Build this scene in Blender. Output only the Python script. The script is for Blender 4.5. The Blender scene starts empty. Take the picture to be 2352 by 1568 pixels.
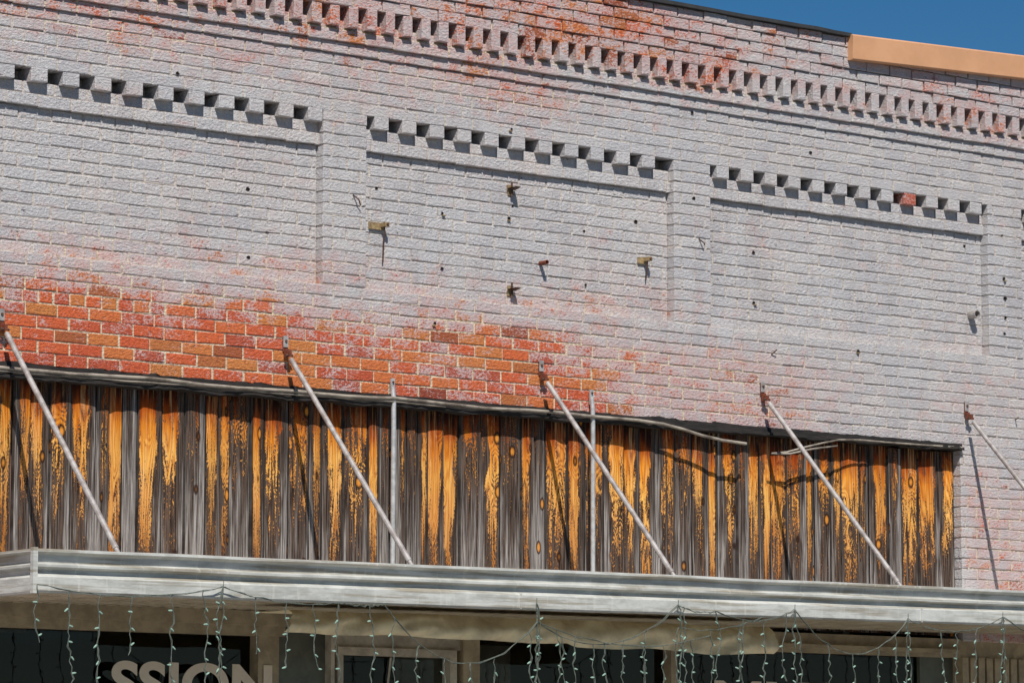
import bpy, math, random
from mathutils import Vector, noise
random.seed(7)
R=random.random
def U(a,b): return a+(b-a)*random.random()
def ss(a,b,x):
    t=max(0,min(1,(x-a)/(b-a))); return t*t*(3-2*t)
C=bpy.context.scene.collection
# ------------------------------------------------------------------ helpers
def empty(name):
    e=bpy.data.objects.new(name,None); C.objects.link(e); return e
class MB:
    def __init__(s): s.v=[];s.f=[];s.d=[];s.uv=[]
    def quad(s,pts,d=None,uv=None):
        n=len(s.v); s.v+=pts; s.f.append(tuple(range(n,n+len(pts))))
        s.d+=(d if isinstance(d,list) else [d or (0,0,0,1)]*len(pts))
        s.uv+=(uv or [(0,0)]*len(pts))
    def box(s,x0,x1,y0,y1,z0,z1,d=None):
        n=len(s.v)
        s.v+=[(x0,y0,z0),(x1,y0,z0),(x1,y1,z0),(x0,y1,z0),(x0,y0,z1),(x1,y0,z1),(x1,y1,z1),(x0,y1,z1)]
        s.d+=[d or (0,0,0,1)]*8; s.uv+=[(0,0)]*8
        for f in ((0,1,5,4),(1,2,6,5),(2,3,7,6),(3,0,4,7),(4,5,6,7),(3,2,1,0)): s.f.append(tuple(n+i for i in f))
    def obj(s,name,mat,parent=None,smooth=False,uv=False):
        m=bpy.data.meshes.new(name); m.from_pydata(s.v,[],s.f); m.update()
        a=m.color_attributes.new("dat",'FLOAT_COLOR','POINT')
        a.data.foreach_set("color",[c for q in s.d for c in q])
        if uv:
            u=m.uv_layers.new(name="UVMap")
            for l in m.loops: u.data[l.index].uv=s.uv[l.vertex_index]
        if smooth: m.polygons.foreach_set("use_smooth",[True]*len(m.polygons))
        m.materials.append(mat)
        o=bpy.data.objects.new(name,m); C.objects.link(o)
        if parent: o.parent=parent
        return o
def tube(name,paths,r,mat,parent=None,res=3):
    c=bpy.data.curves.new(name,'CURVE'); c.dimensions='3D'; c.bevel_depth=r; c.bevel_resolution=res; c.use_fill_caps=True
    for p in paths:
        s=c.splines.new('POLY'); s.points.add(len(p)-1)
        for i,q in enumerate(p): s.points[i].co=(q[0],q[1],q[2],1)
    c.materials.append(mat)
    o=bpy.data.objects.new(name,c); C.objects.link(o)
    if parent: o.parent=parent
    return o
class NT:
    def __init__(s,name):
        s.m=bpy.data.materials.new(name); s.m.use_nodes=True; s.t=s.m.node_tree; s.n=s.t.nodes
        s.b=s.n['Principled BSDF']
    def L(s,a,b): s.t.links.new(a,b)
    def node(s,t,**k):
        x=s.n.new(t)
        for a,b in k.items(): setattr(x,a,b)
        return x
    def val(s,x,sock):
        if isinstance(x,(int,float)): sock.default_value=x
        elif isinstance(x,tuple): sock.default_value=(x+(1,)) if len(x)==3 and sock.type=='RGBA' else x
        else: s.L(x,sock)
    def math(s,op,a,b=0.0,c=0.0,clamp=False):
        x=s.node('ShaderNodeMath',operation=op,use_clamp=clamp); s.val(a,x.inputs[0]); s.val(b,x.inputs[1]); s.val(c,x.inputs[2]); return x.outputs[0]
    def mix(s,f,a,b,bt='MIX'):
        x=s.node('ShaderNodeMix',data_type='RGBA',blend_type=bt); s.val(f,x.inputs[0]); s.val(a,x.inputs[6]); s.val(b,x.inputs[7]); return x.outputs[2]
    def noise(s,vec,scale,detail=4,rough=.55):
        x=s.node('ShaderNodeTexNoise'); s.L(vec,x.inputs['Vector']); x.inputs['Scale'].default_value=scale; x.inputs['Detail'].default_value=detail; x.inputs['Roughness'].default_value=rough; return x.outputs[0]
    def smooth(s,x,a,b):
        m=s.node('ShaderNodeMapRange',interpolation_type='SMOOTHSTEP'); s.val(x,m.inputs[0]); m.inputs[1].default_value=a; m.inputs[2].default_value=b; return m.outputs[0]
    def ramp(s,x,st):
        r=s.node('ShaderNodeValToRGB'); s.L(x,r.inputs[0]); e=r.color_ramp.elements
        while len(e)<len(st): e.new(.5)
        for i,(p,c) in enumerate(st): e[i].position=p; e[i].color=c+(1,)
        return r.outputs[0]
    def geo(s): return s.node('ShaderNodeNewGeometry').outputs['Position']
    def scalev(s,v,k):
        m=s.node('ShaderNodeMapping'); s.L(v,m.inputs[0]); m.inputs['Scale'].default_value=k; return m.outputs[0]
    def bump(s,h,st,dist=.01):
        b=s.node('ShaderNodeBump'); b.inputs['Strength'].default_value=st; b.inputs['Distance'].default_value=dist; s.L(h,b.inputs['Height']); s.L(b.outputs[0],s.b.inputs['Normal'])
    def dat(s):
        a=s.node('ShaderNodeAttribute',attribute_name='dat'); x=s.node('ShaderNodeSeparateColor'); s.L(a.outputs['Color'],x.inputs[0]); return x.outputs
def simple(name,c1,c2=None,scale=20,rough=.6,metal=0,spec=.5,bump=0,stretch=(1,1,1)):
    k=NT(name); g=k.scalev(k.geo(),stretch); n=k.noise(g,scale,4,.65)
    col=k.mix(k.smooth(n,.35,.68),c1,c2 or tuple(x*.7 for x in c1)); k.L(col,k.b.inputs['Base Color'])
    k.b.inputs['Roughness'].default_value=rough; k.b.inputs['Metallic'].default_value=metal; k.b.inputs['Specular IOR Level'].default_value=spec
    if bump: k.bump(n,bump)
    return k.m
# ------------------------------------------------------------------ materials
def brick_mat():
    k=NT('painted_brick'); d=k.dat(); E,rb,mo=d[0],d[1],d[2]; g=k.geo()
    big=k.noise(g,1.3,3); med=k.noise(k.scalev(g,(1,1,1.6)),9,3,.6); fine=k.noise(k.scalev(g,(1,1,1.5)),48,3,.7); vf=k.noise(g,150,2,.7)
    strk=k.noise(k.scalev(g,(7,1,.9)),1,3,.6)
    paint=k.mix(k.smooth(big,.35,.65),(.575,.560,.565),(.595,.548,.53))
    paint=k.mix(k.math('MULTIPLY',rb,.62),paint,(.44,.43,.455))
    paint=k.mix(k.math('MULTIPLY',k.smooth(fine,.50,.68),.6),paint,(.74,.71,.69))
    paint=k.mix(k.math('MULTIPLY',k.smooth(vf,.50,.68),.55),paint,(.30,.27,.275))
    paint=k.mix(k.math('MULTIPLY',k.smooth(strk,.48,.68),.34),paint,(.37,.34,.345))
    pk=k.math('MULTIPLY',k.smooth(k.math('ADD',med,k.math('MULTIPLY',E,.95)),.52,1.08),.74)
    paint=k.mix(pk,paint,(.58,.37,.345))
    rr=k.math('FRACT',k.math('MULTIPLY',rb,7.31))
    bare=k.ramp(rr,[(0,(.44,.09,.05)),(.3,(.62,.115,.045)),(.6,(.70,.15,.05)),(.88,(.64,.24,.07)),(1,(.28,.06,.035))])
    bare=k.mix(k.smooth(fine,.35,.75),bare,k.mix(.55,bare,(.28,.06,.035)))
    s=k.math('ADD',k.math('MULTIPLY',fine,.95),k.math('MULTIPLY',med,.75))
    s=k.math('ADD',s,k.math('MULTIPLY',k.math('SUBTRACT',vf,.5),.7))
    s=k.math('ADD',s,k.math('MULTIPLY',E,.58))
    s=k.math('ADD',s,k.math('MULTIPLY',k.math('SUBTRACT',rr,.5),.16))
    ex=k.smooth(s,1.15,1.30)
    bc=k.mix(ex,paint,bare)
    mort=k.mix(k.smooth(fine,.4,.62),(.72,.63,.52),(.40,.34,.31))
    mort=k.mix(k.smooth(E,.15,.55),k.mix(.35,mort,paint),k.mix(k.smooth(fine,.4,.7),(.74,.63,.46),(.44,.34,.25)))
    col=k.mix(mo,bc,mort)
    pit=k.smooth(k.noise(k.scalev(g,(1,1,2.4)),24,2,.6),.68,.73)
    col=k.mix(k.math('MULTIPLY',pit,.8),col,(.09,.07,.07))
    k.L(col,k.b.inputs['Base Color']); k.b.inputs['Roughness'].default_value=.8; k.b.inputs['Specular IOR Level'].default_value=.25
    k.bump(k.math('ADD',fine,k.math('MULTIPLY',vf,.35)),.9,.016); return k.m
M_brick=brick_mat()
def wood_mat():
    k=NT('weathered_pine'); d=k.dat(); r1,gr,r2=d[0],d[1],d[2]
    uvn=k.node('ShaderNodeUVMap'); sp=k.node('ShaderNodeSeparateXYZ'); k.L(uvn.outputs[0],sp.inputs[0]); u,v=sp.outputs[0],sp.outputs[1]
    cb=k.node('ShaderNodeCombineXYZ'); k.L(k.math('MULTIPLY',u,.14),cb.inputs[0]); k.L(v,cb.inputs[1]); k.L(k.math('MULTIPLY',r1,37),cb.inputs[2]); p=cb.outputs[0]
    fg=k.noise(k.scalev(p,(200,4,1)),1,3,.6)
    mg=k.noise(k.scalev(p,(60,2.0,1)),1,3,.6)
    blot=k.noise(k.scalev(p,(15,3.4,1)),1,4,.7)
    spk=k.noise(k.scalev(p,(190,80,1)),1,2,.7)
    vo=k.node('ShaderNodeTexVoronoi',feature='F1'); k.L(k.scalev(p,(7.5,4.6,1)),vo.inputs['Vector']); vo.inputs['Scale'].default_value=1
    vc=k.node('ShaderNodeSeparateColor'); k.L(vo.outputs['Color'],vc.inputs[0])
    has=k.math('GREATER_THAN',vc.outputs[0],.45)
    kd=k.math('ADD',vo.outputs['Distance'],k.math('MULTIPLY',k.math('SUBTRACT',fg,.5),.08))
    kc=k.math('MULTIPLY',k.math('SUBTRACT',1,k.smooth(kd,.17,.22)),has); kr=k.smooth(kd,.07,.16)
    halo=k.math('MULTIPLY',k.math('SUBTRACT',1,k.smooth(kd,.15,.60)),has)
    fld=k.noise(k.scalev(p,(12,1.0,1)),1.0,1,.35)
    fld=k.math('ADD',fld,k.math('MULTIPLY',halo,.22))
    ring=k.math('ADD',k.math('MULTIPLY',k.math('SINE',k.math('MULTIPLY',fld,85)),.5),.5)
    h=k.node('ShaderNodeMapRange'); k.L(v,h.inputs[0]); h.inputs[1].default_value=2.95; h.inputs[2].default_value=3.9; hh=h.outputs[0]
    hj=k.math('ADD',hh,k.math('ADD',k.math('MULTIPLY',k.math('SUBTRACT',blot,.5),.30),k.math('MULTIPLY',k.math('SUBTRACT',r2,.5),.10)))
    fresh=k.ramp(hj,[(0,(.50,.21,.05)),(.35,(.84,.43,.12)),(.60,(.94,.50,.11)),(.76,(.84,.32,.035)),(.87,(.44,.095,.012)),(.95,(.09,.022,.010)),(1,(.03,.012,.008))])  # top stops: charred wood plus the header's drop shadow, painted into the colour
    fresh=k.mix(k.math('MULTIPLY',k.smooth(mg,.50,.62),.65),fresh,k.mix(.6,fresh,(.95,.64,.32)))
    fresh=k.mix(k.math('MULTIPLY',ring,.60),fresh,k.mix(1,fresh,(.60,.32,.14),'MULTIPLY'))
    fresh=k.mix(k.math('MULTIPLY',k.smooth(fg,.5,.7),.6),fresh,k.mix(1,fresh,(.5,.28,.14),'MULTIPLY'))
    fresh=k.mix(k.math('MULTIPLY',k.math('FRACT',k.math('MULTIPLY',r2,5.3)),.5),fresh,k.mix(1,fresh,(.62,.38,.25),'MULTIPLY'))
    e=k.math('POWER',k.math('ABSOLUTE',k.math('MULTIPLY',k.math('SUBTRACT',u,.5),2)),5)
    uw=k.math('ADD',u,k.math('MULTIPLY',k.math('SUBTRACT',k.noise(k.scalev(p,(3,2.6,1)),1,3,.6),.5),.8))
    sR=k.math('MULTIPLY',k.smooth(uw,.58,.76),k.math('GREATER_THAN',r2,.60))
    sL=k.math('MULTIPLY',k.math('SUBTRACT',1,k.smooth(uw,.26,.44)),k.math('LESS_THAN',r2,.30))
    side=k.math('MAXIMUM',sR,sL)
    W=k.math('MULTIPLY',k.math('SUBTRACT',gr,hh),1.25)
    W=k.math('ADD',W,k.math('MULTIPLY',k.math('SUBTRACT',blot,.5),2.2))
    W=k.math('ADD',W,k.math('MULTIPLY',k.math('SUBTRACT',spk,.5),2.2))
    W=k.math('ADD',W,k.math('MULTIPLY',k.math('SUBTRACT',mg,.5),1.7))
    W=k.math('ADD',W,k.math('MULTIPLY',e,.7))
    W=k.math('ADD',W,k.math('MULTIPLY',side,1.0))
    W=k.math('ADD',W,k.math('MULTIPLY',halo,.15))
    W=k.math('ADD',W,k.math('MULTIPLY',k.math('SUBTRACT',ring,.5),.35))
    w=k.smooth(W,-.10,.16)
    dark=k.mix(k.smooth(fg,.38,.62),(.020,.013,.011),(.125,.088,.068))
    dark=k.mix(k.math('MULTIPLY',k.math('SUBTRACT',1,k.smooth(W,.10,.6)),.45),dark,(.12,.048,.018))
    gy=k.mix(k.smooth(fg,.36,.62),(.085,.068,.060),(.40,.36,.335))
    gm=k.smooth(k.math('ADD',k.math('ADD',k.math('MULTIPLY',side,.50),k.math('MULTIPLY',k.math('SUBTRACT',gr,.80),.9)),k.math('ADD',k.math('MULTIPLY',e,.55),k.math('ADD',k.math('MULTIPLY',k.math('SUBTRACT',mg,.5),2.0),k.math('MULTIPLY',k.math('SUBTRACT',.34,hh),.9)))),.0,.75)
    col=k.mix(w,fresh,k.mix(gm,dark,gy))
    kcol=k.mix(kr,(.74,.28,.04),(.03,.012,.007))
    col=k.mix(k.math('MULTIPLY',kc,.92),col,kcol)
    edge=k.smooth(k.math('ABSOLUTE',k.math('SUBTRACT',u,.5)),.465,.49)
    col=k.mix(k.math('MULTIPLY',edge,.75),col,(.03,.02,.016))
    k.L(col,k.b.inputs['Base Color']); k.b.inputs['Roughness'].default_value=.8; k.b.inputs['Specular IOR Level'].default_value=.12
    k.bump(k.math('ADD',fg,k.math('MULTIPLY',mg,.5)),.8,.007); return k.m
M_wood=wood_mat()
def fascia_mat():
    k=NT('oxidised_white_metal'); g=k.geo()
    st=k.noise(k.scalev(g,(.8,1,26)),1.6,4,.6); bl=k.noise(k.scalev(g,(1,1,3)),5,4,.65); dr=k.noise(k.scalev(g,(14,1,1)),2.2,3,.6)
    col=k.mix(k.smooth(bl,.38,.65),(.60,.60,.56),(.44,.44,.405))
    col=k.mix(k.math('MULTIPLY',k.smooth(st,.48,.64),.8),col,(.28,.235,.165))
    col=k.mix(k.math('MULTIPLY',k.smooth(dr,.54,.70),.4),col,(.68,.67,.60))
    k.L(col,k.b.inputs['Base Color']); k.b.inputs['Roughness'].default_value=.5; k.b.inputs['Metallic'].default_value=.1
    k.bump(bl,.4,.012); return k.m
M_fas=fascia_mat()
def glass_mat():
    k=NT('shop_window_glass'); k.n.remove(k.b); o=k.n['Material Output']
    tr=k.node('ShaderNodeBsdfTransparent'); tr.inputs[0].default_value=(.55,.58,.55,1)
    gl=k.node('ShaderNodeBsdfGlossy'); gl.inputs['Roughness'].default_value=.02
    fr=k.node('ShaderNodeFresnel'); fr.inputs[0].default_value=1.45
    mx=k.node('ShaderNodeMixShader'); k.L(fr.outputs[0],mx.inputs[0]); k.L(tr.outputs[0],mx.inputs[1]); k.L(gl.outputs[0],mx.inputs[2]); k.L(mx.outputs[0],o.inputs[0]); return k.m
M_glass=glass_mat()
M_soff=simple('soffit_metal',(.66,.58,.44),(.44,.38,.27),6,.5,.1)
M_rod=simple('grey_painted_steel',(.46,.43,.41),(.27,.235,.22),18,.45,.2)
M_galv=simple('galvanised_steel',(.60,.59,.58),(.42,.41,.40),25,.4,.35)
M_rust=simple('rusty_steel',(.13,.06,.035),(.05,.028,.022),60,.8,bump=.4)
M_rustred=simple('red_rust',(.22,.05,.02),(.09,.03,.018),50,.8)
M_ochre=simple('stained_bracket_metal',(.38,.28,.14),(.20,.13,.065),60,.6)
M_dark=simple('tarred_dark_wood',(.028,.022,.019),(.010,.009,.008),30,.85,bump=.5,stretch=(.3,1,2))
M_cable=simple('weathered_cable_sheath',(.38,.33,.27),(.12,.095,.075),14,.8,bump=.3,stretch=(.5,1,1))
M_hole=simple('hole_shade',(.02,.016,.015),(.03,.02,.018),40,.95,spec=0)  # near-black colour painting the shade inside holes and the pipe bore
M_beige=simple('beige_coping_metal',(.68,.36,.19),(.60,.31,.16),3,.5)
M_frame=simple('tan_painted_frame',(.42,.34,.22),(.27,.22,.145),9,.6)
M_white=simple('offwhite_frame',(.52,.47,.37),(.34,.30,.24),12,.55)
M_green=simple('pale_green_panel',(.12,.13,.10),(.07,.075,.06),5,.4)
M_cloth=simple('cream_canvas',(.84,.72,.46),(.62,.50,.31),7,.7,bump=.4)
M_letter=simple('cream_vinyl_letter',(.72,.62,.48),(.66,.56,.43),10,.5)
M_wire=simple('dark_green_wire',(.13,.15,.125),(.07,.085,.07),60,.5)
M_bulb=simple('frosted_bulb',(.34,.50,.41),(.20,.32,.26),90,.25)
M_conc=simple('concrete_pavement',(.38,.36,.33),(.29,.28,.26),2,.85,bump=.2)
M_asph=simple('asphalt',(.055,.055,.056),(.04,.04,.041),4,.9,bump=.2)
M_roof=simple('black_roof_membrane',(.025,.025,.027),(.04,.04,.04),12,.8)
M_plain=simple('plain_side_wall',(.36,.20,.16),(.30,.17,.14),9,.85)
M_int=simple('interior_surface',(.10,.095,.085),(.06,.055,.05),1.5,.8)
M_intl=simple('interior_trim',(.40,.37,.31),(.22,.20,.17),3,.7)
# ------------------------------------------------------------------ brick building
B=empty('brick_building')
CP=.0677; ZB=5.375; BP=.2035
def expo(x,z):
    n=noise.noise(Vector((x*1.3,z*2.6,3)))*.34+noise.noise(Vector((x*.5,z*.7,9)))*.18+noise.noise(Vector((x*4,z*7,9)))*.20
    e=0.02
    low=ss(4.66,4.25,z)*(1-ss(3.4,5.0,x)*.52)*(1-ss(5.2,6.6,x)*.6)
    e=max(e,low*(.82 if z>3.9 else .35))
    e=max(e,.30*ss(5.0,4.6,z)*ss(-.8,1.5,x)*(1-ss(4,5.8,x)))
    e=max(e,.30*ss(4.9,4.6,z)*(1-ss(1,3,x)))
    e=max(e,ss(5.85,6.15,z)*(.45-.12*ss(4.0,6.5,x)))
    e=max(e,ss(5.45,5.9,z)*(.34)*(1-ss(3.6,5.5,x)))
    e=max(e,.44*ss(7.15,7.3,x)*ss(4.1,3.5,z))
    return max(0,min(1,e+n*min(1,.35+e*.9)))
wall=MB()
def brick(x0,x1,z0,z1,yf,depth=.09,jy=.0018,force=None):
    r=R(); y=yf+U(-jy,jy); tl=U(-.0012,.0012); tr=U(-.0012,.0012)
    x0+=U(-.0025,.0025);x1+=U(-.0025,.0025);dz=U(-.0022,.0022);z0+=dz;z1+=dz+U(-.0015,.0015)
    rt=U(-.002,.002); ch=U(.002,.0055)
    n=len(wall.v)
    def E(x,z):
        return force if force is not None else expo(x,z)
    cs=[(x0,z0-rt),(x1,z0+rt),(x1,z1+rt),(x0,z1-rt)]
    ins=[(1,1),(-1,1),(-1,-1),(1,-1)]; yt=[y+tl,y+tr,y+tr,y+tl]
    for (a,b),t in zip(cs,yt): wall.v.append((a,yf+depth,b))
    for (a,b),t in zip(cs,yt): wall.v.append((a,t+ch*.6,b))
    for (a,b),(i,j),t in zip(cs,ins,yt): wall.v.append((a+i*ch+U(-.0015,.0015),t,b+j*ch+U(-.0015,.0015)))
    for q in range(3):
        for (a,b) in cs: wall.d.append((E(a,b),r,0,1))
    wall.uv+=[(0,0)]*12
    for o in (0,4):
        for i in range(4):
            j=(i+1)%4; wall.f.append((n+o+i,n+o+j,n+o+4+j,n+o+4+i))
    wall.f.append((n+8,n+9,n+10,n+11))
def mortar(x0,x1,z0,z1,yf,rec=.005):
    n0=len(wall.v)
    wall.box(x0,x1,yf+rec,.19,z0,z1)
    for i,(x,y,z) in enumerate(wall.v[n0:]): wall.d[n0+i]=(expo(x,z),.5,1,1)
def course(k,xa,xb,yf,el=False,er=False,eb=False,rec=.0046,jy=.0014,hdr=None,jt=.0042,jv=.0060):
    z0=ZB+k*CP; z1=z0+CP; off=(BP/2 if k%2 else 0)+.03+noise.noise(Vector((k*.9,0,0)))*.04
    xs=[xa]; i=math.ceil((xa-off)/BP+.12)
    while off+i*BP<xb-.03:
        x=off+i*BP+U(-.006,.006)
        if hdr and hdr[0]<x<hdr[1]:
            if x-BP/2>xs[-1]+.04: xs.append(x-BP/2)
        xs.append(x); i+=1
    xs.append(xb)
    for a,b in zip(xs[:-1],xs[1:]):
        L=(a==xa and el); Rr=(b==xb and er)
        mortar(a+(.004 if L else 0),b-(.004 if Rr else 0),z0+(.004 if eb else 0),z1,yf,rec+U(-.001,.0022))
        brick(a+(0 if L else jv),b-(0 if Rr else jv),z0+(0 if eb else jt),z1-jt,yf,.06 if not(L or Rr) else .09,jy)
XL,XR=-3.0,11.0
pil=[(-.6,-.3),(2.10,2.405),(4.75,5.05),(7.50,7.82)]
pan=[(-.3,2.10),(2.405,4.75),(5.05,7.50),(7.82,10.2)]
RD=.065
for k in range(-79,18):
    z0=ZB+k*CP; z1=z0+CP
    if z0<0.05: continue
    if k==17: course(k,8.0,XR,-.09)
    elif k>=12:
        yy=-.066-.006*(k-12)
        course(k,XL,XR,yy,rec=.014,jy=.005,eb=True,jt=.006)
    elif k in(10,11): pass
    elif k==9: course(k,XL,XR,-.034,eb=True)
    elif k==8: course(k,XL,XR,-.014,eb=True)
    elif 3<=k<=7: course(k,XL,XR,0,eb=(k==3))
    elif -12<=k<=2:
        course(k,XL,-.6,0,er=False)
        course(k,10.2,XR,0)
        for a,b in pil: course(k,a,b,0,el=True,er=True)
        for a,b in pan:
            if k<0: course(k,a,b,RD)
            elif k==0: course(k,a,b,.036,eb=True)
            elif k==1: course(k,a,b,.050)
            else:
                mortar(a,b,z0,z1,.135)
                x=a+.055
                while x+.1<b+.02:
                    red=abs(x-6.80)<.1
                    brick(x,min(x+.102,b),z0-.006,z1-.001,.0,.135,force=.85 if red else None)
                    x+=BP
    elif k>=-21: course(k,XL,XR,0,hdr=((-1,1.1) if k==-16 else None),eb=(k==-21))
    elif z0>2.66:
        course(k,XL,-.3,0,er=True); course(k,7.21,XR,0,el=True)
    else:
        course(k,XL,-.3,0,er=True); course(k,8.3,XR,0,el=True)
zd0=ZB+10*CP; zd1=ZB+12*CP
x=XL
while x<XR:
    mortar(x,x+.13,zd0,zd0+.056,-.014,.003)
    mortar(x,x+.13,zd0+.056,zd1,.07,.003)
    brick(x+.03,x+.03+.067,zd0+.016,zd1+.002,-.066,.14,.004)
    brick(x+.100,x+.156,zd0+.004,zd0+.054,-.016,.03,.001)
    x+=.13
wall.obj('facade_bricks',M_brick,B)
b=MB(); b.box(XL,XR,.19,10,2.78,6.25); b.box(XL,XR,5,10,0,2.78); b.box(XL,-.5,.19,5,0,2.78); b.box(8.6,XR,.19,5,0,2.78); b.obj('building_core',M_plain,B)
# shop interior
I=MB(); I.quad([(-.5,.13,2.76),(8.6,.13,2.76),(8.6,5,2.76),(-.5,5,2.76)]); I.quad([(-.5,4.98,0),(8.6,4.98,0),(8.6,4.98,2.78),(-.5,4.98,2.78)]); I.quad([(-.5,.13,.06),(8.6,.13,.06),(8.6,5,.06),(-.5,5,.06)])
I.box(1.95,2.05,.3,4.9,.06,2.75); I.box(4.9,5.0,.3,4.9,.06,2.75); I.obj('interior_room',M_int,B)
I=MB()
for yy in (.9,1.9,3.0): I.box(-.4,8.5,yy,yy+.05,2.68,2.74)
for xx in (.3,1.2,3.4,4.3,5.6,6.7): I.box(xx,xx+.06,.6,4.9,2.70,2.75)
I.box(.2,1.4,2.6,2.7,.06,2.35); I.box(5.4,6.3,1.6,1.7,.06,2.42); I.box(2.5,2.9,2.2,2.3,.06,2.45); I.box(3.5,4.4,1.2,1.25,2.25,2.6)
I.obj('interior_fittings',M_intl,B)
b=MB(); n=60
for i in range(n):
    xa=XL+(6.17-XL)*i/n; xb=XL+(6.17-XL)*(i+1)/n
    def zt(x): return 6.545+noise.noise(Vector((x*2,0,0)))*.006+noise.noise(Vector((x*9,0,0)))*.004
    def yt_(x): return -.118+noise.noise(Vector((x*3,4,0)))*.008
    b.quad([(xa,yt_(xa),zt(xa)-.022),(xb,yt_(xb),zt(xb)-.022),(xb,yt_(xb),zt(xb)),(xa,yt_(xa),zt(xa))])
    b.quad([(xa,.26,zt(xa)-.022),(xb,.26,zt(xb)-.022),(xb,yt_(xb),zt(xb)-.022),(xa,yt_(xa),zt(xa)-.022)])
    b.quad([(xa,yt_(xa),zt(xa)),(xb,yt_(xb),zt(xb)),(xb,.26,zt(xb)),(xa,.26,zt(xa))])
b.obj('roof_membrane_edge',M_roof,B)
b=MB()
def flash():
    n=40
    xs=[6.16+(XR-6.16)*i/n for i in range(n+1)]
    prof=[(.1,-.165),(-.128,-.165),(-.132,-.16),(-.135,-.01),(-.125,0),(.26,0.0),(.26,-.15)]
    for i in range(n):
        for j in range(len(prof)-1):
            def pt(xx,q): return (xx,q[0]+noise.noise(Vector((xx*2,q[1]*9,0)))*.004,6.535+(xx-6.15)*.04+q[1]*(1-.022*(xx-6.15)))
            b.quad([pt(xs[i],prof[j]),pt(xs[i+1],prof[j]),pt(xs[i+1],prof[j+1]),pt(xs[i],prof[j+1])])
    b.quad([(6.16,q[0],6.535+q[1]) for q in prof][::-1])
flash(); b.obj('beige_coping',M_beige,B)
# ------------------------------------------------------------------ wooden plank siding
P=MB(); x=-.3; last=0
while x<7.205:
    w=U(.115,.17) if R()>.22 else U(.07,.10)
    if x+w>7.15: w=7.205-x
    y=.06+U(-.014,.012); zt=3.905+U(-.012,.012)
    g=random.choice([.1,.25,.35,.4,.45,.5,.55,.6,.7,.85,1.0,1.1,1.4])
    if g>.9 and last>.9: g=.45
    last=g; d=(R(),g,R(),1)
    gp=U(.002,.005); xa,xb=x+gp,x+w-gp; N=6; nx=4; tw=U(-.006,.006)
    lean=U(-.004,.004)
    for i in range(nx):
        u0,u1=i/nx,(i+1)/nx
        for j in range(N):
            za=2.7+(zt-2.7)*j/N; zb=2.7+(zt-2.7)*(j+1)/N
            def q(u,z):
                t=(z-2.7)/1.2
                return (xa+(xb-xa)*u+lean*t,y+tw*(u-.5)*2-.004*(1-(2*u-1)**2),z)
            P.quad([q(u0,za),q(u1,za),q(u1,zb),q(u0,zb)],d,[(u0,za),(u1,za),(u1,zb),(u0,zb)])
    for u,s in((0,1),(1,-1)):
        xx=xa if u==0 else xb
        P.quad([(xx,y,2.7),(xx,y+.03,2.7),(xx+lean,y+.03,zt),(xx+lean,y,zt)][::s],(R(),1.2,0,1),[(0,2.7),(0,2.7),(0,3.9),(0,3.9)])
    x+=w
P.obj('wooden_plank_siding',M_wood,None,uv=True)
hb=MB(); nx=200
def hz(x): return .006*x
for i in range(nx):
    xa=-.3+7.52*i/nx; xb=-.3+7.52*(i+1)/nx
    def zz(x,s): return noise.noise(Vector((x*4,s,0)))*.014+noise.noise(Vector((x*17,s,5)))*.010
    t0,t1=3.955+zz(xa,1),3.955+zz(xb,1); l0,l1=3.870+hz(xa)+zz(xa,7),3.870+hz(xb)+zz(xb,7)
    y0,y1=-.012+zz(xa,11),-.012+zz(xb,11)
    hb.quad([(xa,y0,l0),(xb,y1,l1),(xb,y1,t1),(xa,y0,t1)])
    hb.quad([(xa,.07,l0),(xb,.07,l1),(xb,y1,l1),(xa,y0,l0)])
    hb.quad([(xa,y0,t0),(xb,y1,t1),(xb,.03,t1+.01),(xa,.03,t0+.01)])
    hb.quad([(xa,y0-.02,l0+.0),(xb,y1-.02,l1+.0),(xb,y1-.02,l1+.018),(xa,y0-.02,l0+.018)])
    hb.quad([(xa,y0-.02,l0+.018),(xb,y1-.02,l1+.018),(xb,y1,l1+.018),(xa,y0,l0+.018)])
hb.obj('rotten_header_board',M_dark,B)
# cable
def wob(x,a=.008): return noise.noise(Vector((x*1.7,2,0)))*a*2+noise.noise(Vector((x*6,2,4)))*a*.5
cab=empty('overhead_cable')
p1=[(x/20,-.045,3.918+.003*(x/20)+wob(x/20)) for x in range(-6,78)]
p1+=[(4.0,-.05,3.925),(4.2,-.05,3.925),(4.4,-.05,3.925),(4.6,-.055,3.915),(4.75,-.07,3.89),(4.9,-.08,3.86),(5.05,-.09,3.84),(5.25,-.09,3.83)]
p1=sorted(p1)
tube('sheathed_cable',[p1],.0095,M_cable,cab)
p2=[(x/20,-.04,3.902+.004*(x/20)+wob(x/20+9,.006)) for x in range(-6,60)]
tube('thin_cable',[p2],.005,M_cable,cab)
p3=[(5.48,-.07,3.785),(5.6,-.08,3.80),(5.75,-.09,3.84),(5.9,-.09,3.875),(6.05,-.08,3.905),(6.25,-.06,3.918),(6.5,-.04,3.92),(6.9,-.03,3.925),(7.2,-.03,3.93)]
p4=[(5.5,-.07,3.785),(5.62,-.09,3.79),(5.8,-.09,3.83),(6.05,-.06,3.87)]
tube('loose_end',[p3,p4],.006,M_cable,cab)
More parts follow.
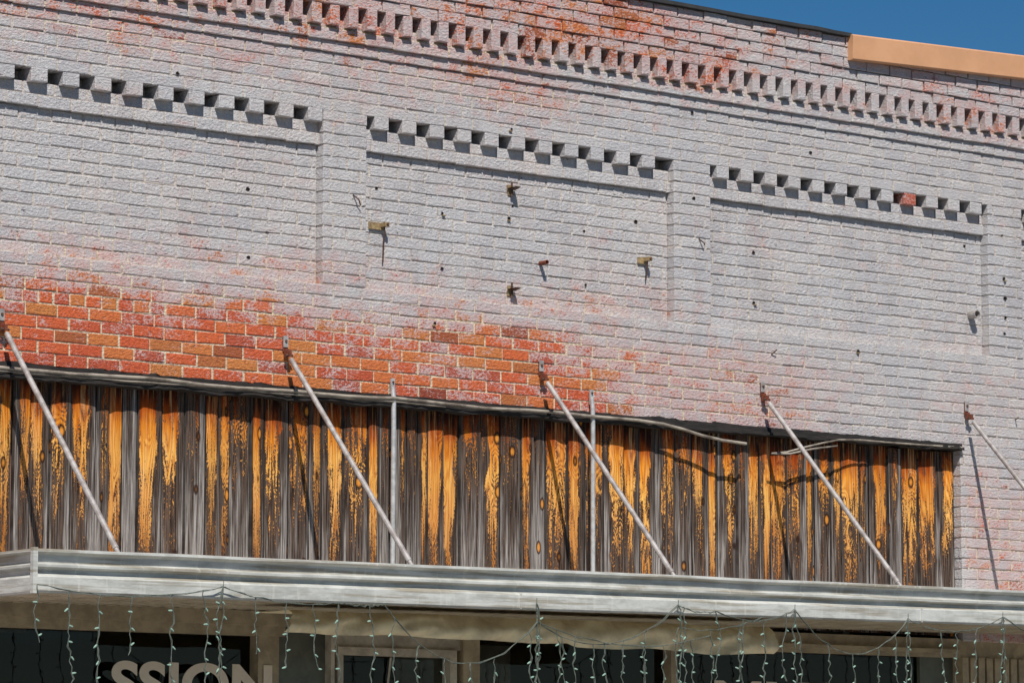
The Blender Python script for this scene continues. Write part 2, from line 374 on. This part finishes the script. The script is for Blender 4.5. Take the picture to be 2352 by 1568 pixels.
# ------------------------------------------------------------------ metal awning
A=empty('metal_awning')
def cz(x): return .0065*x
prof=[(-1.14,2.870),(-1.235,2.872),(-1.256,2.868),(-1.258,2.856),(-1.228,2.842),(-1.222,2.806),(-1.250,2.792),(-1.250,2.780),(-1.218,2.768),(-1.218,2.748),(-1.248,2.734),(-1.254,2.728),(-1.254,2.660),(-1.246,2.650),(-1.20,2.650),(-1.20,2.668)]
f=MB(); xs=[-.5+ (9.1)*i/90 for i in range(91)]
for j in range(len(prof)-1):
    for i in range(90):
        def pt(i,q):
            xx=xs[i]
            if i==0: xx=-.5-(-1.25-q[0])
            wv=noise.noise(Vector((xx*1.6,q[1]*5,1)))*.005
            return (xx,q[0]+wv,q[1]+cz(xx)+wv)
        f.quad([pt(i,prof[j+1]),pt(i+1,prof[j+1]),pt(i+1,prof[j]),pt(i,prof[j])])
    a,bq=prof[j],prof[j+1]
    f.quad([(-.5-(-1.25-bq[0]),bq[0],bq[1]+cz(-.5)),(-.5-(-1.25-a[0]),a[0],a[1]+cz(-.5)),(-.5-(-1.25-a[0]),0,a[1]-.003),(-.5-(-1.25-bq[0]),0,bq[1]-.003)])
f.obj('fascia',M_fas,A)
f=MB(); f.box(-.516,-.49,-1.264,-1.235,2.645,2.872); f.box(8.6,8.62,-1.25,0,2.70,2.93)
for xx in (2.55,5.6): f.box(xx,xx+.012,-1.259,-1.246,2.654+cz(xx),2.735+cz(xx))
f.obj('corner_trim',M_fas,A)
s=MB(); x=-.48; pitch=.095
while x<8.6:
    for (a,za,bb,zb) in ((0,0,.035,0),(.035,0,.042,.03),(.042,.03,.088,.03),(.088,.03,.095,0)):
        s.quad([(x+a,.12,2.672+za+cz(x)),(x+bb,.12,2.672+zb+cz(x)),(x+bb,-1.2,2.672+zb+cz(x)),(x+a,-1.2,2.672+za+cz(x))])
    x+=pitch
s.obj('corrugated_soffit',M_soff,A)
s=MB(); s.quad([(-.48,0,2.80),(8.6,0,2.86),(8.6,-1.23,2.86),(-.48,-1.23,2.80)]); s.obj('deck',M_fas,A)
rods=[]
pl=MB(); bolts=[]
XS=(-.0,1.84,3.69,5.465,7.265)
for X in XS:
    top=Vector((X,-.035,4.135)); bot=Vector((X,-1.215,2.875+cz(X)))
    d=(bot-top).normalized()
    rods.append([tuple(top+d*.05),tuple(bot-d*.02)])
    pl.box(X-.016,X+.016,-.010,-.003,4.15,4.235)
    pl.box(X-.012,X+.012,-.028,-.010,4.118,4.165)
    pl.box(X-.009,X+.009,-.06,-.028,4.118,4.15)
    bolts.append([(X,-.012,4.21),(X,-.02,4.21)]); bolts.append([(X-.025,-.045,4.125),(X+.025,-.045,4.125)])
tube('tie_rods',rods,.0155,M_rod,A)
tube('tie_rod_tips',[[tuple(Vector(r[1])),tuple(Vector(r[1])+(Vector(r[1])-Vector(r[0])).normalized()*.05)] for r in rods],.011,M_rod,A)
tube('bolts',bolts,.008,M_rust,A)
pl.obj('anchor_plates',M_rustred,A)
c2=MB()
for X in XS: c2.box(X-.0165,X+.0165,-.014,-.0105,4.175,4.24)
c2.obj('anchor_plate_faces',M_rod,A)
st=[]
for X,zt in((2.585,4.05),(4.07,4.09)):
    st.append([(X,-.02,zt-.05),(X,-.03,zt-.12),(X-.003,-.035,zt-.3),(X-.008,-.035,2.78)])
tube('vertical_conduit_straps',st,.0145,M_galv,A)
c2=MB()
for X,zt in((2.585,4.05),(4.07,4.09)): c2.box(X-.014,X+.014,-.022,-.012,zt-.09,zt)
c2.obj('strap_ends',M_galv,A)
tube('strap_bolts',[[(X,-.015,zt-.02),(X,-.03,zt-.02)] for X,zt in((2.585,4.05),(4.07,4.09))],.006,M_rust,A)
# ------------------------------------------------------------------ wall hardware
def angle_bracket(x,z,w,mat,stick):
    e=empty('wall_bracket'); m=MB(); y=0.065
    m.box(x-w/2,x+w/2,y-.012,y,z-.02,z+.02); m.box(x+w/2-.03,x+w/2,y-.06,y-.012,z-.004,z+.02); m.obj('plate',mat,e)
    tube('bolt',[[(x+w/2-.015,y-.07,z+.008),(x+w/2-.015,y-.01,z+.008)]],.008,M_rust,e)
    tube('hanging_wire',[[(x+w/2-.02,y-.04,z),(x+w/2-.018,y-.03,z-stick*.4),(x+w/2-.012,y-.012,z-stick)]],.0045,M_rust,e)
angle_bracket(2.52,4.945,.11,M_ochre,.21)
angle_bracket(4.54,4.93,.07,M_ochre,.12)
def dark_bracket(x,z):
    e=empty('rusty_angle_bracket'); m=MB(); y=.065
    m.box(x-.020,x+.020,y-.008,y+.004,z-.040,z+.022); m.obj('plate',M_ochre,e)
    m=MB(); m.quad([(x-.03,y-.008,z-.0),(x+.035,y-.008,z-.0),(x+.02,y-.08,z+.006),(x-.005,y-.08,z+.006)]); m.quad([(x-.03,y-.008,z-.006),(x+.035,y-.008,z-.006),(x+.02,y-.08,z),(x-.005,y-.08,z)])
    m.quad([(x-.005,y-.08,z),(x+.02,y-.08,z),(x+.02,y-.08,z+.006),(x-.005,y-.08,z+.006)]); m.obj('shelf',M_rust,e)
    tube('pin',[[(x,y-.02,z+.04),(x,y-.02,z-.05)]],.006,M_rust,e)
dark_bracket(3.51,5.27); dark_bracket(3.51,4.66)
def pipe(x,z,r,l,m1,y=.065):
    e=empty('pipe_stub')
    me=MB(); n=20
    for i in range(n):
        a0,a1=2*math.pi*i/n,2*math.pi*(i+1)/n
        for (ra,rb_,ya,yb) in ((r,r,y,y-l),(r,r*.8,y-l,y-l),(r*.8,r*.8,y-l,y)):
            me.quad([(x+ra*math.cos(a0),ya,z+ra*math.sin(a0)),(x+ra*math.cos(a1),ya,z+ra*math.sin(a1)),(x+rb_*math.cos(a1),yb,z+rb_*math.sin(a1)),(x+rb_*math.cos(a0),yb,z+rb_*math.sin(a0))])
    me.obj('pipe_wall',m1,e)
    d=MB(); d.quad([(x+r*.8*math.cos(2*math.pi*i/n),y-l*.4,z+r*.8*math.sin(2*math.pi*i/n)) for i in range(n)]); d.obj('pipe_bore',M_hole,e)
pipe(7.385,4.83,.028,.07,M_rod); pipe(3.74,4.84,.013,.07,M_rustred)
H=MB(); RIM=MB()
holes=[(3.53,5.17),(3.50,5.09),(3.00,5.07),(4.08,5.07),(3.0,4.74),(4.09,4.74),(2.52,5.17),(4.49,5.17),(1.62,5.07),(1.63,4.68),(5.46,5.07),(5.46,4.75),(4.91,5.35),(4.90,5.89),(3.47,5.62),(7.34,5.29),(7.64,5.09),(7.65,4.96),(7.65,4.83),(7.64,4.72),(7.63,5.38),(2.9,4.4),(6.3,4.5),(1.1,5.66),(5.9,5.75)]
for (x,z) in holes:
    y=0
    if 4.563<z<5.375 and any(a<x<b_ for a,b_ in pan): y=RD
    r=U(.008,.014); n=9
    cx=[(x+r*U(.8,1.5)*math.cos(2*math.pi*i/n),y-.0045,z+r*U(.6,1.0)*math.sin(2*math.pi*i/n)) for i in range(n)]
    H.quad(cx)  # flat disc proud of the brick; its dark colour stands for the hole's shade
    if R()>.6:
        a=x+U(-.01,.01)
        RIM.box(a-.010,a+.012,y-.012,y,z-.016,z-.010)
H.obj('anchor_hole_discs',M_hole,B); RIM.obj('anchor_hole_crumbs',M_ochre,B)
tube('bent_nails',[[(2.31,-.0,5.10),(2.33,-.03,5.07),(2.35,-.02,5.04)],[(4.95,-.0,5.10),(4.97,-.03,5.07),(4.98,-.02,5.06)],[(5.55,-.0,4.42),(5.57,-.03,4.45)],[(7.73,0,4.15),(7.72,-.04,4.16)]],.004,M_rust,B)
# ------------------------------------------------------------------ shopfront
G=MB(); G.quad([(-.3,.12,.5),(8.3,.12,.5),(8.3,.12,2.62),(-.3,.12,2.62)]); G.obj('shop_window_glass',M_glass,B)
F=MB()
F.box(-.3,1.86,.0,.11,2.545,2.66); F.box(-.3,1.9,-.03,.0,2.60,2.68)
F.box(1.70,1.84,.03,.115,0.1,2.55); F.box(3.14,3.26,.03,.115,0.1,2.68)
F.box(4.74,4.79,.04,.115,0.1,2.68); F.box(4.79,8.3,.02,.115,2.56,2.68); F.box(5.6,7.2,-.02,.02,2.585,2.61)
F.box(-.3,8.3,.02,.119,.12,.5)
F.obj('shopfront_frame',M_frame,B)
F=MB(); F.box(2.19,2.215,.02,.115,.1,2.6); F.box(2.25,2.29,.04,.115,.1,2.50); F.box(3.05,3.10,.04,.115,.1,2.50); F.box(2.29,3.05,.04,.115,2.455,2.50); F.box(2.215,3.14,.06,.116,2.50,2.60)
F.obj('door_frame',M_white,B)
F=MB(); F.box(1.84,2.19,.08,.117,.5,2.6); F.box(6.9,7.2,.09,.118,.5,2.56); F.obj('green_side_panel',M_green,B)
F=MB(); x=7.20
while x<8.3: F.box(x,x+.055,.0,.1,.1,2.56); F.box(x+.055,x+.075,.03,.1,.1,2.56); x+=.075
F.obj('ribbed_tan_siding',M_frame,B)
F=MB(); F.quad([(2.66,.10,2.45),(2.675,.10,2.45),(2.60,.10,1.9),(2.585,.10,1.9)]); F.obj('door_brace',M_white,B)
def text(body,name,x0,x1,ztop,h,y=.112):
    t=bpy.data.curves.new(name,'FONT'); t.body=body; t.size=1; t.offset=.03; t.extrude=.002; t.materials.append(M_letter)
    o=bpy.data.objects.new(name,t); C.objects.link(o); bpy.context.view_layer.update()
    bb=[Vector(c) for c in o.bound_box]; w=max(c.x for c in bb)-min(c.x for c in bb); hh=max(c.y for c in bb)-min(c.y for c in bb)
    sx=(x1-x0)/w; sy=h/hh; o.scale=(sx,sy,1); o.rotation_euler=(math.pi/2,0,0)
    o.location=(x0-min(c.x for c in bb)*sx,y,ztop-max(c.y for c in bb)*sy)
text('SSION','window_lettering',.74,1.79,2.385,.24,.024)
text('MUSIC','window_lettering',5.15,6.75,2.375,.22)
# ------------------------------------------------------------------ canvas roll under soffit
cl=MB(); nx=150; nv=8
def cp(i,j):
    t=i/nx; x=1.34+3.45*t; v=j/nv
    top=2.640+.003*x+noise.noise(Vector((x*1.5,0,2)))*.008; bot=2.520-.004*(x-1.3)+noise.noise(Vector((x*2.2,5,2)))*.016
    if x>3.2: bot-=.02*ss(3.2,3.3,x)
    z=top+(bot-top)*v
    y=-.80-.06*math.sin(v*2.6)+noise.noise(Vector((x*5+v*1.5,v*2,7)))*.05+noise.noise(Vector((x*13,v*4,1)))*.018
    return (x-(.06*v if i==0 else 0),y,z)
for i in range(nx):
    for j in range(nv): cl.quad([cp(i,j+1),cp(i+1,j+1),cp(i+1,j),cp(i,j)])
cl.quad([(1.34,-.78,2.642),(4.79,-.78,2.652),(4.79,-.45,2.652),(1.34,-.45,2.642)])
o=cl.obj('canvas_awning_valance',M_cloth,None,smooth=False)
m=o.data
import bmesh
bm=bmesh.new(); bm.from_mesh(m); bmesh.ops.remove_doubles(bm,verts=bm.verts,dist=.0005); bm.to_mesh(m); bm.free(); m.polygons.foreach_set("use_smooth",[True]*len(m.polygons))
# ------------------------------------------------------------------ string lights
S=empty('icicle_string_lights'); YS=-1.275
wires=[];bul=MB()
def cat(a,b,sag,n=18):
    out=[]
    for i in range(n+1):
        t=i/n; x=a[0]+(b[0]-a[0])*t; z=a[1]+(b[1]-a[1])*t-4*sag*t*(1-t)
        out.append((x+U(-.002,.002),YS+U(-.003,.003),z+U(-.004,.004)))
    return out
def bulb(x,y,z,ang):
    r=.0055; L=.026; n=6; dx,dz=math.sin(ang),-math.cos(ang)
    px,pz=dz,-dx
    rings=[(0,.0035),(.006,.0052),(.019,.0045),(L,.0015)]
    base=[]
    for (l,rr) in rings:
        base.append([(x+dx*l+px*rr*math.cos(a),y+rr*math.sin(a),z+dz*l+pz*rr*math.cos(a)) for a in [2*math.pi*i/n for i in range(n)]])
    for a,b2 in zip(base[:-1],base[1:]):
        for i in range(n): j=(i+1)%n; bul.quad([a[i],a[j],b2[j],b2[i]])
    bul.quad(base[-1])
def drop(x,z,L):
    p=[(x,YS,z)]; zz=z; xx=x; s=random.choice([-1,1]); cnt=0
    while zz>z-L:
        zz-=U(.022,.034); s=-s if R()>.35 else s; xx+=s*U(.001,.013); p.append((xx,YS+U(-.008,.008),zz)); cnt+=1
        if cnt%3==0: bulb(xx,YS,zz,U(.6,2.2)*random.choice([-1,1]))
    wires.append(p); wires.append([(q[0]+U(-.005,.005),q[1]-.004,q[2]) for q in p])
segs=[((-.5,2.69),(.60,2.715),.055),((.60,2.715),(1.32,2.655),.035),((1.32,2.655),(1.62,2.66),.01),((1.62,2.66),(2.65,2.60),.27),((2.65,2.60),(3.67,2.725),.17),
((3.67,2.725),(3.95,2.70),.02),((3.95,2.70),(4.56,2.73),.06),((4.56,2.73),(5.47,2.705),.23),((5.47,2.705),(6.27,2.74),.08),((6.27,2.74),(7.2,2.74),.12),((7.2,2.74),(8.2,2.75),.12),((2.65,2.69),(2.65,2.60),0.0),((2.65,2.60),(3.9,2.56),.09),((3.67,2.60),(4.3,2.68),.04)]
for a,b2,sg in segs:
    p=cat(a,b2,sg); wires.append(p); wires.append([(q[0]+.004,q[1]-.004,q[2]+U(-.006,.004)) for q in p])
    if a[0]!=b2[0] and a[1]>2.58:
        x=a[0]+U(.0,.08)
        while x<b2[0]-.03:
            t=(x-a[0])/(b2[0]-a[0]); i=min(17,int(t*18)); q=p[i]
            drop(q[0],q[2],U(.25,.6)); x+=U(.14,.25)
for x,z in((.60,2.715),(2.65,2.70),(3.67,2.725),(4.56,2.73),(5.47,2.705),(6.27,2.74)):
    wires.append([(x,YS,z-.03),(x,YS-.003,z+.03)]); drop(x,z,.5)
tube('wire',wires,.0021,M_wire,S,1); bul.obj('bulbs',M_bulb,S)
# ------------------------------------------------------------------ ground
g=MB(); g.quad([(-600,-600,0),(600,-600,0),(600,600,0),(-600,600,0)]); g.obj('street',M_asph)
g=MB(); g.box(-60,60,-4.2,.0,.004,.14)
g.obj('sidewalk',M_conc)
# ------------------------------------------------------------------ light, sky, camera
ts=Vector((-.55,-1,1.35)).normalized()
L=bpy.data.lights.new('sun','SUN'); L.energy=5.0; L.angle=math.radians(.5); L.color=(1,.96,.89)
lo=bpy.data.objects.new('sun',L); C.objects.link(lo); lo.rotation_euler=ts.to_track_quat('Z','Y').to_euler(); lo.location=(-5,-10,15)
W=bpy.data.worlds.new('World'); bpy.context.scene.world=W; W.use_nodes=True; t=W.node_tree
sk=t.nodes.new('ShaderNodeTexSky'); sk.sky_type='NISHITA'; sk.sun_disc=False; sk.sun_elevation=math.asin(ts.z); sk.sun_rotation=math.radians(180+28.8)
sk.air_density=.9; sk.dust_density=.1; sk.ozone_density=3
hs=t.nodes.new('ShaderNodeHueSaturation'); hs.inputs['Saturation'].default_value=1.4
t.links.new(sk.outputs[0],hs.inputs['Color']); bg=t.nodes['Background']; t.links.new(hs.outputs[0],bg.inputs[0]); bg.inputs[1].default_value=.06
cam=bpy.data.cameras.new('camera'); cam.lens=127.04; cam.sensor_width=36; cam.clip_end=3000
co=bpy.data.objects.new('camera',cam); C.objects.link(co); co.location=(-9.65,-16.8,1.6); co.rotation_euler=(math.radians(97.32),0,math.radians(-38))
bpy.context.scene.camera=co
vs=bpy.context.scene.view_settings; vs.view_transform='Standard'; vs.look='None'; vs.exposure=0
